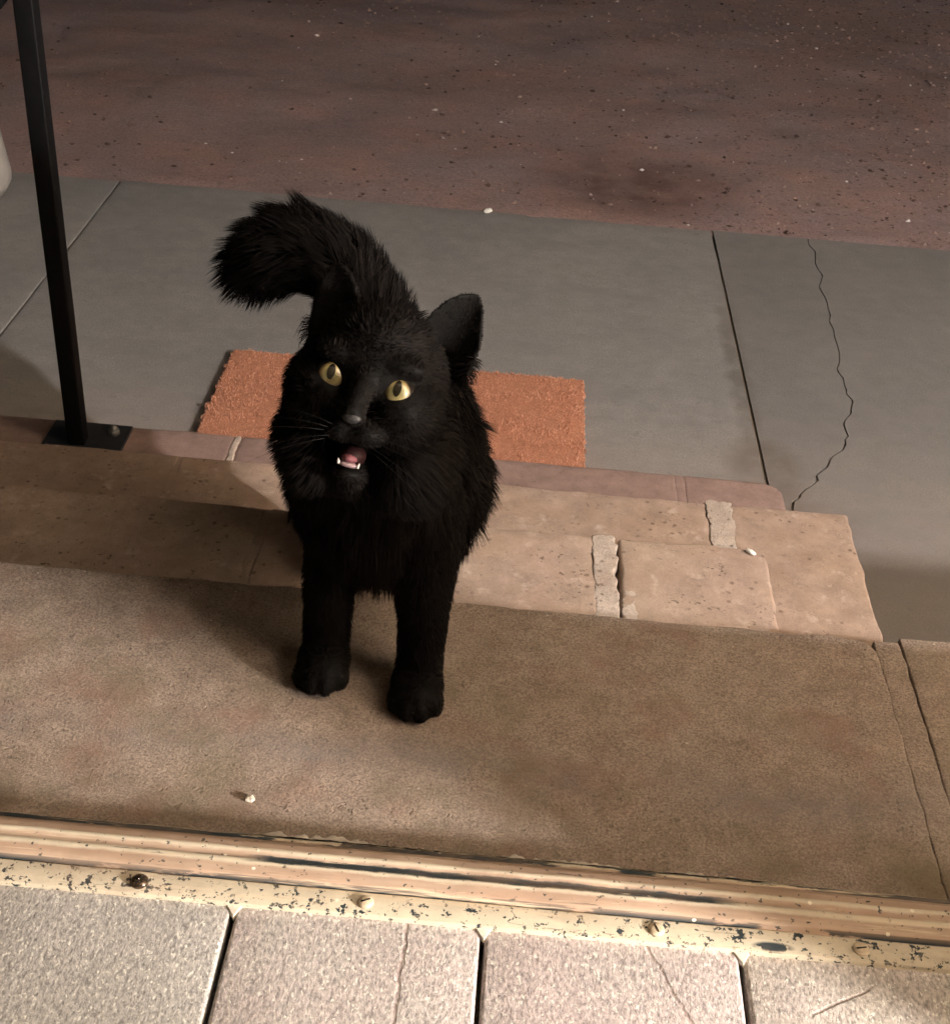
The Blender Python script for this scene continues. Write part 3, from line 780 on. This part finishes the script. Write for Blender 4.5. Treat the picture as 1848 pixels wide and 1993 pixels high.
def ear(s, tip, inner, outer, depth):
    """closed curved shell in head coordinates: grid across the ear and up to the tip"""
    V = []; F = []
    nu, nv = 11, 9
    A = np.array(inner); B = np.array(outer); C_ = np.array(tip)
    for layer in (0, 1):
        for j in range(nv):
            t = j / (nv - 1)
            w = (1 - t ** 2.1) ** 0.75 * 0.93 + 0.07
            mid = (A + B) / 2 * (1 - t) + C_ * t
            for i in range(nu):
                k = i / (nu - 1) * 2 - 1
                p = mid + (B - A) / 2 * k * w
                p = p + np.array((0, 0, -1)) * depth * (1 - k * k) * (1 - 0.75 * t)
                if layer: p = p + np.array((-0.2 * s * (1 - abs(k)), 0, -1)) * (0.0042 + 0.003 * (1 - t))
                V.append(H(*p))
    def idx(l, j, i): return l * nu * nv + j * nu + i
    for j in range(nv - 1):
        for i in range(nu - 1):
            F.append([idx(0, j, i), idx(0, j, i + 1), idx(0, j + 1, i + 1), idx(0, j + 1, i)])
            F.append([idx(1, j, i), idx(1, j + 1, i), idx(1, j + 1, i + 1), idx(1, j, i + 1)])
    for j in range(nv - 1):
        F.append([idx(0, j, 0), idx(0, j + 1, 0), idx(1, j + 1, 0), idx(1, j, 0)])
        F.append([idx(0, j, nu - 1), idx(1, j, nu - 1), idx(1, j + 1, nu - 1), idx(0, j + 1, nu - 1)])
    for i in range(nu - 1):
        F.append([idx(0, 0, i), idx(1, 0, i), idx(1, 0, i + 1), idx(0, 0, i + 1)])
        F.append([idx(0, nv - 1, i), idx(0, nv - 1, i + 1), idx(1, nv - 1, i + 1), idx(1, nv - 1, i)])
    if s < 0: F = [f[::-1] for f in F]
    return V, F
EARS = [ear(1, (0.0555, 0.0745, -0.044), (0.022, 0.043, -0.040), (0.060, 0.018, -0.052), 0.015),
        ear(-1, (-0.0470, 0.0730, -0.056), (-0.020, 0.044, -0.048), (-0.052, 0.018, -0.058), 0.006)]
# neck, chest, trunk
T([H(0, 0.0, -0.052), (-0.086, 0.835, 0.555)], (0.046, 0.054), 0.024, (0, -0.2, -1), 1.1)
E((-0.084, 0.842, 0.525), (0.058, 0.050, 0.070), None, 0.034, (0, -0.35, -1), 1.1)
E((-0.083, 0.850, 0.480), (0.058, 0.050, 0.055), None, 0.034, (0, -0.2, -1), 1.4)
T([(-0.084, 0.885, 0.470), (-0.095, 0.96, 0.448), (-0.112, 1.05, 0.435)], (0.068, 0.074, 0.074), 0.034, (0, 0.45, -1.0), 1.5)
E((-0.118, 1.085, 0.455), (0.052, 0.055, 0.062), None, 0.028, (0, 0.6, -0.8), 1.3)
# front legs
def foreleg(x, y, dx):
    T([(x + dx, y + 0.045, 0.500), (x + dx * 0.5, y + 0.040, 0.445), (x, y + 0.022, 0.405), (x, y + 0.014, 0.372), (x, y + 0.008, 0.358)], (0.028, 0.0235, 0.0175, 0.0155, 0.0165), 0.009, (0, 0.2, -1), 1.6)
    E((x, y - 0.004, 0.3555), (0.0200, 0.025, 0.0150), None, 0.004, (0, 0.3, -1), 1.5)
    for k, (ox, oy) in enumerate(((-0.0150, -0.0165), (-0.0052, -0.0245), (0.0052, -0.0245), (0.0150, -0.0165))):
        E((x + ox, y + oy, 0.3505), (0.0068, 0.0102, 0.0102), None, 0.0025, (0, 0.3, -1), 1.5)
foreleg(-0.1235, 0.805, 0.008)
foreleg(-0.0470, 0.785, -0.004)
# hind legs stand on the step below
for x in (-0.150, -0.098):
    T([(x, 1.070, 0.450), (x, 1.030, 0.385), (x, 1.075, 0.325), (x, 1.085, 0.300), (x, 1.075, 0.272)], (0.046, 0.038, 0.024, 0.018, 0.017), 0.016, (0, 0.3, -1), 1.5)
    E((x, 1.055, 0.2695), (0.018, 0.030, 0.0135), None, 0.004, (0, 0.3, -1), 1.5)
# tail
TAIL = [(-0.118, 1.105, 0.480), (-0.134, 1.125, 0.505), (-0.150, 1.135, 0.532), (-0.176, 1.145, 0.548), (-0.203, 1.150, 0.552), (-0.226, 1.150, 0.543), (-0.240, 1.150, 0.529)]
T(TAIL, (0.032, 0.028, 0.026, 0.026, 0.028, 0.028, 0.022), 0.027, None, 0.5)

def build_cat():
    cat = empty('cat', (-0.085, 0.80, 0.34))
    tag(cat, 'fluffy black cat with yellow eyes meowing up from the landing', 'cat')
    V = []; F = []
    def add(v, f):
        n = len(V); V.extend([tuple(a) for a in v]); F.extend([[i + n for i in q] for q in f])
    for kind, d, fur, flow, lay in PR:
        if kind == 'E':
            add(*ellipsoid(d[0], d[1], Matrix([list(r) for r in d[2]]), 24, 16))
        else:
            p, rad = d
            pts = []; rr = []
            for i in range(len(p) - 1):
                for t in np.linspace(0, 1, 7)[:-1]:
                    pts.append(p[i] * (1 - t) + p[i + 1] * t); rr.append(rad[i] * (1 - t) + rad[i + 1] * t)
            pts.append(p[-1]); rr.append(rad[-1])
            add(*tube(pts, rr, 18))
            for q, r in ((p[0], rad[0]), (p[-1], rad[-1])): add(*ellipsoid(q, (r, r, r), None, 18, 12))
    for v, f in EARS: add(v, f)
    tmp = bpy.data.objects.new('tmp', mesh('tmp', V, F))
    col.objects.link(tmp)
    md = tmp.modifiers.new('r', 'REMESH'); md.mode = 'VOXEL'; md.voxel_size = 0.0021
    sm = tmp.modifiers.new('s', 'SMOOTH'); sm.factor = 0.5; sm.iterations = 8
    dg = bpy.context.evaluated_depsgraph_get()
    me = bpy.data.meshes.new_from_object(tmp.evaluated_get(dg))
    bpy.data.objects.remove(tmp)
    me.materials.clear()
    body = link('body', me, M['skin'], cat)
    # ---- fur
    nv = len(me.vertices)
    co = np.empty(nv * 3); me.vertices.foreach_get('co', co); co = co.reshape(-1, 3)
    me.calc_loop_triangles()
    nt = len(me.loop_triangles)
    tri = np.empty(nt * 3, np.int32); me.loop_triangles.foreach_get('vertices', tri); tri = tri.reshape(-1, 3)
    vn = np.empty(nv * 3); me.vertices.foreach_get('normal', vn); vn = vn.reshape(-1, 3)
    a, b, c = co[tri[:, 0]], co[tri[:, 1]], co[tri[:, 2]]
    area = np.linalg.norm(np.cross(b - a, c - a), axis=1) / 2
    N = 320000
    pick = rng.choice(nt, N, p=area / area.sum())
    r1 = np.sqrt(rng.random(N))[:, None]; r2 = rng.random(N)[:, None]
    P = (1 - r1) * a[pick] + r1 * (1 - r2) * b[pick] + r1 * r2 * c[pick]
    Nn = (1 - r1) * vn[tri[pick, 0]] + r1 * (1 - r2) * vn[tri[pick, 1]] + r1 * r2 * vn[tri[pick, 2]]
    Nn /= np.linalg.norm(Nn, axis=1, keepdims=True)
    W = np.zeros(N); LEN = np.zeros(N); FL = np.zeros((N, 3)); LAY = np.zeros(N)
    for kind, d, fur, flow, lay in PR:
        if kind == 'E':
            q = (P - d[0]) @ d[2]
            dist = (np.linalg.norm(q / d[1], axis=1) - 1) * d[1].min()
            fl = np.broadcast_to(flow / np.linalg.norm(flow), (N, 3))
        else:
            p, rad = d
            dist = np.full(N, 9.0); fl = np.zeros((N, 3))
            for i in range(len(p) - 1):
                ab = p[i + 1] - p[i]
                t = np.clip(((P - p[i]) @ ab) / (ab @ ab), 0, 1)
                dd = np.linalg.norm(P - (p[i] + t[:, None] * ab), axis=1) - (rad[i] * (1 - t) + rad[i + 1] * t)
                m_ = dd < dist
                dist = np.where(m_, dd, dist)
                fl[m_] = ab / np.linalg.norm(ab) if flow is None else flow / np.linalg.norm(flow)
        w = np.exp(-np.maximum(dist, 0) / 0.0035) + 1e-12
        W += w; LEN += w * fur; FL += w[:, None] * fl; LAY += w * lay
    LEN /= W; FL /= W[:, None]; LAY /= W
    h = toh(P)
    # ears: very short
    earm = (h[:, 1] > 0.034) & (np.abs(h[:, 0]) > 0.018) & (h[:, 2] < -0.025) & (h[:, 2] > -0.09)
    LEN = np.where(earm, np.minimum(LEN, 0.0018), LEN)
    LEN = np.where(earm & (h[:, 1] < 0.045) & (np.abs(h[:, 0]) < 0.03), 0.010, LEN)
    # keep eyes, nose leather and mouth clear
    keep = np.ones(N, bool)
    for s in (-1, 1):
        e = np.linalg.norm((h - (s * 0.0218, -0.0005, -0.002)) / (0.0115, 0.0108, 0.02), axis=1)
        keep &= e > 1.0
        LEN = np.where(e < 1.7, np.minimum(LEN, 0.0022), LEN)
    keep &= np.linalg.norm((h - (0.0, -0.0235, 0.024)) / (0.0068, 0.0055, 0.006), axis=1) > 1
    mo = np.linalg.norm((h - (0.0025, -0.0505, 0.0)) / (0.0125, 0.0100, 0.02), axis=1)
    keep &= mo > 1.0
    LEN = np.where(mo < 1.5, np.minimum(LEN, 0.0028), LEN)
    br = np.linalg.norm((h - (0.0, -0.012, 0.012)) / (0.0085, 0.014, 0.02), axis=1)
    LEN = np.where(br < 1, np.minimum(LEN, 0.0015 + 0.001 * br), LEN)
    keep &= (br > 0.75) | (rng.random(N) < 0.45)
    keep &= P[:, 2] > 0.262
    P, Nn, FL, LEN, LAY = P[keep], Nn[keep], FL[keep], LEN[keep], LAY[keep]
    n = len(P)
    # density: fewer strands where the fur is long
    k2 = rng.random(n) < np.clip(0.010 / LEN, 0.45, 1.0)
    P, Nn, FL, LEN, LAY = P[k2], Nn[k2], FL[k2], LEN[k2], LAY[k2]; n = len(P)
    LEN = LEN * rng.uniform(0.6, 1.15, n) * (1 + 0.25 * fbm(P * 45, 7, 2))
    Ft = FL - Nn * np.sum(FL * Nn, 1, keepdims=True)
    d0 = Nn + Ft * LAY[:, None] * 0.8 + rng.normal(size=(n, 3)) * 0.16
    d0 /= np.linalg.norm(d0, axis=1, keepdims=True)
    d1 = d0 * 0.55 + Ft * LAY[:, None] * 0.5 + FL * 0.35 + np.stack([vnoise(P * 60, 1), vnoise(P * 60, 2), vnoise(P * 60, 3)], 1) * 0.28
    d1 /= np.linalg.norm(d1, axis=1, keepdims=True)
    mid = P + d0 * LEN[:, None] * 0.5
    tip = mid + d1 * LEN[:, None] * 0.55
    # clumps
    nc = 4200
    ci = rng.choice(n, nc, replace=False)
    kd = KDTree(nc)
    for i, q in enumerate(ci): kd.insert(P[q], i)
    kd.balance()
    own = np.array([ci[kd.find(p)[1]] for p in P])
    cl = np.clip((LEN - 0.008) / 0.022, 0, 0.68)[:, None] * rng.uniform(0.5, 1.0, (n, 1))
    tip = tip * (1 - cl) + tip[own] * cl
    mid = mid * (1 - cl * 0.35) + mid[own] * cl * 0.35
    tip[:, 2] = np.maximum(tip[:, 2], 0.2575); mid[:, 2] = np.maximum(mid[:, 2], 0.2575)
    front = P[:, 1] < 0.91
    tip[front, 2] = np.maximum(tip[front, 2], 0.342); mid[front, 2] = np.maximum(mid[front, 2], 0.342)
    side = np.cross(Nn + rng.normal(size=(n, 3)) * 0.75, d0); side /= np.linalg.norm(side, axis=1, keepdims=True)
    side *= np.where(np.sum(np.cross(side, d0) * Nn, 1) < 0, -1.0, 1.0)[:, None]
    w = (0.00021 + 0.007 * LEN)[:, None]
    V = np.stack([P - Nn * 0.001 - side * w, P - Nn * 0.001 + side * w, mid + side * w * 0.8, mid - side * w * 0.8, tip], 1).reshape(-1, 3)
    F = []
    for k in range(n):
        q = 5 * k
        F.append((q, q + 1, q + 2, q + 3)); F.append((q + 3, q + 2, q + 4))
    fur = link('fur', mesh('fur', V, F), M['fur'], cat)
    sn = Nn + d0 * 0.30 + rng.normal(size=(n, 3)) * np.where(LEN < 0.009, 0.55, 0.25)[:, None]
    sn /= np.linalg.norm(sn, axis=1, keepdims=True)
    fur.data.normals_split_custom_set_from_vertices(np.repeat(sn, 5, axis=0).tolist())
    tag(fur, kind='stuff')
    for o in (body, fur):
        o.data.transform(Matrix.Translation(-cat.location))
    # ---- eyes
    def place(o, r, u, f, parent=cat):
        mw = HM.to_4x4(); mw.translation = H(r, u, f) - cat.location
        o.matrix_local = mw
        return o
    for s in (-1, 1):
        V, F = ellipsoid((0, 0, 0), (0.0112, 0.0112, 0.0108), None, 32, 24)
        eye = place(link('eye', mesh('eye', V, F), M['iris'], cat), s * 0.0218, -0.0016, -0.0091)
        # gaze: towards the camera
        q = 26; V = []; F = []
        for ring_ in range(6):
            for k in range(q):
                t = 2 * math.pi * k / q
                x = 0.0026 * ring_ / 5 * math.cos(t) ; y = 0.0052 * ring_ / 5 * math.sin(t) + 0.0022
                z = math.sqrt(max(0.0108 ** 2 - (x * x + y * y) * (0.0108 / 0.0112) ** 2, 0)) + 0.00018
                V.append((x, y, z))
        for ring_ in range(5):
            for k in range(q):
                F.append([ring_ * q + k, ring_ * q + (k + 1) % q, (ring_ + 1) * q + (k + 1) % q, (ring_ + 1) * q + k][::-1])
        link('pupil', mesh('pupil', V, F), M['pupil'], eye)
    # ---- nose, mouth
    def hpart(name, c, r, mat, par=None):
        V, F = ellipsoid((0, 0, 0), r, None, 20, 14)
        return place(link(name, mesh(name, V, F), mat, cat), *c)
    hpart('nose_bridge', (0.0000, -0.0125, 0.0070), (0.0050, 0.0115, 0.0062), M['bridge'])
    hpart('nose', (0.0003, -0.0238, 0.0188), (0.0064, 0.0042, 0.0040), M['nose'])
    hpart('mouth', (0.0025, -0.0482, -0.0130), (0.0090, 0.0076, 0.0110), M['mouth'])
    hpart('tongue', (0.0020, -0.0505, -0.0065), (0.0056, 0.0034, 0.0080), M['tongue'])
    hpart('gum', (0.0025, -0.0545, -0.0040), (0.0072, 0.0020, 0.0044), M['gum'])
    for s in (-1, 1):
        V, F = lathe([(0.0011, 0.0), (0.0010, 0.0016), (0.0007, 0.0026), (0.0002, 0.0036)], 12)
        Rm = HM @ Matrix.Rotation(math.radians(-90), 3, 'X') @ Matrix.Rotation(math.radians(s * 14), 3, 'Y')
        o = link('tooth', mesh('tooth', V, F), M['tooth'], cat)
        mw = Rm.to_4x4(); mw.translation = H(0.0025 + s * 0.0062, -0.0552, -0.0018) - cat.location
        o.matrix_local = mw
    for s in (-1, 1):
        for k in range(5):
            a = H(s * (0.012 + 0.002 * (k % 3)), -0.031 - 0.0025 * k, 0.012)
            L = 0.042 + 0.006 * ((k * 7) % 3)
            dr = HR * s + HU * (0.22 - 0.16 * k) + HF * 0.25
            pts = [a + dr * L * t + Vector((0, 0, -0.010)) * t * t - HF * 0.014 * t * t - cat.location for t in np.linspace(0, 1, 7)]
            V, F = tube(pts, [0.00016 * (1 - 0.75 * t) for t in np.linspace(0, 1, 7)], 5)
            link('whisker', mesh('whisker', V, F), M['whisker'], cat)
build_cat()
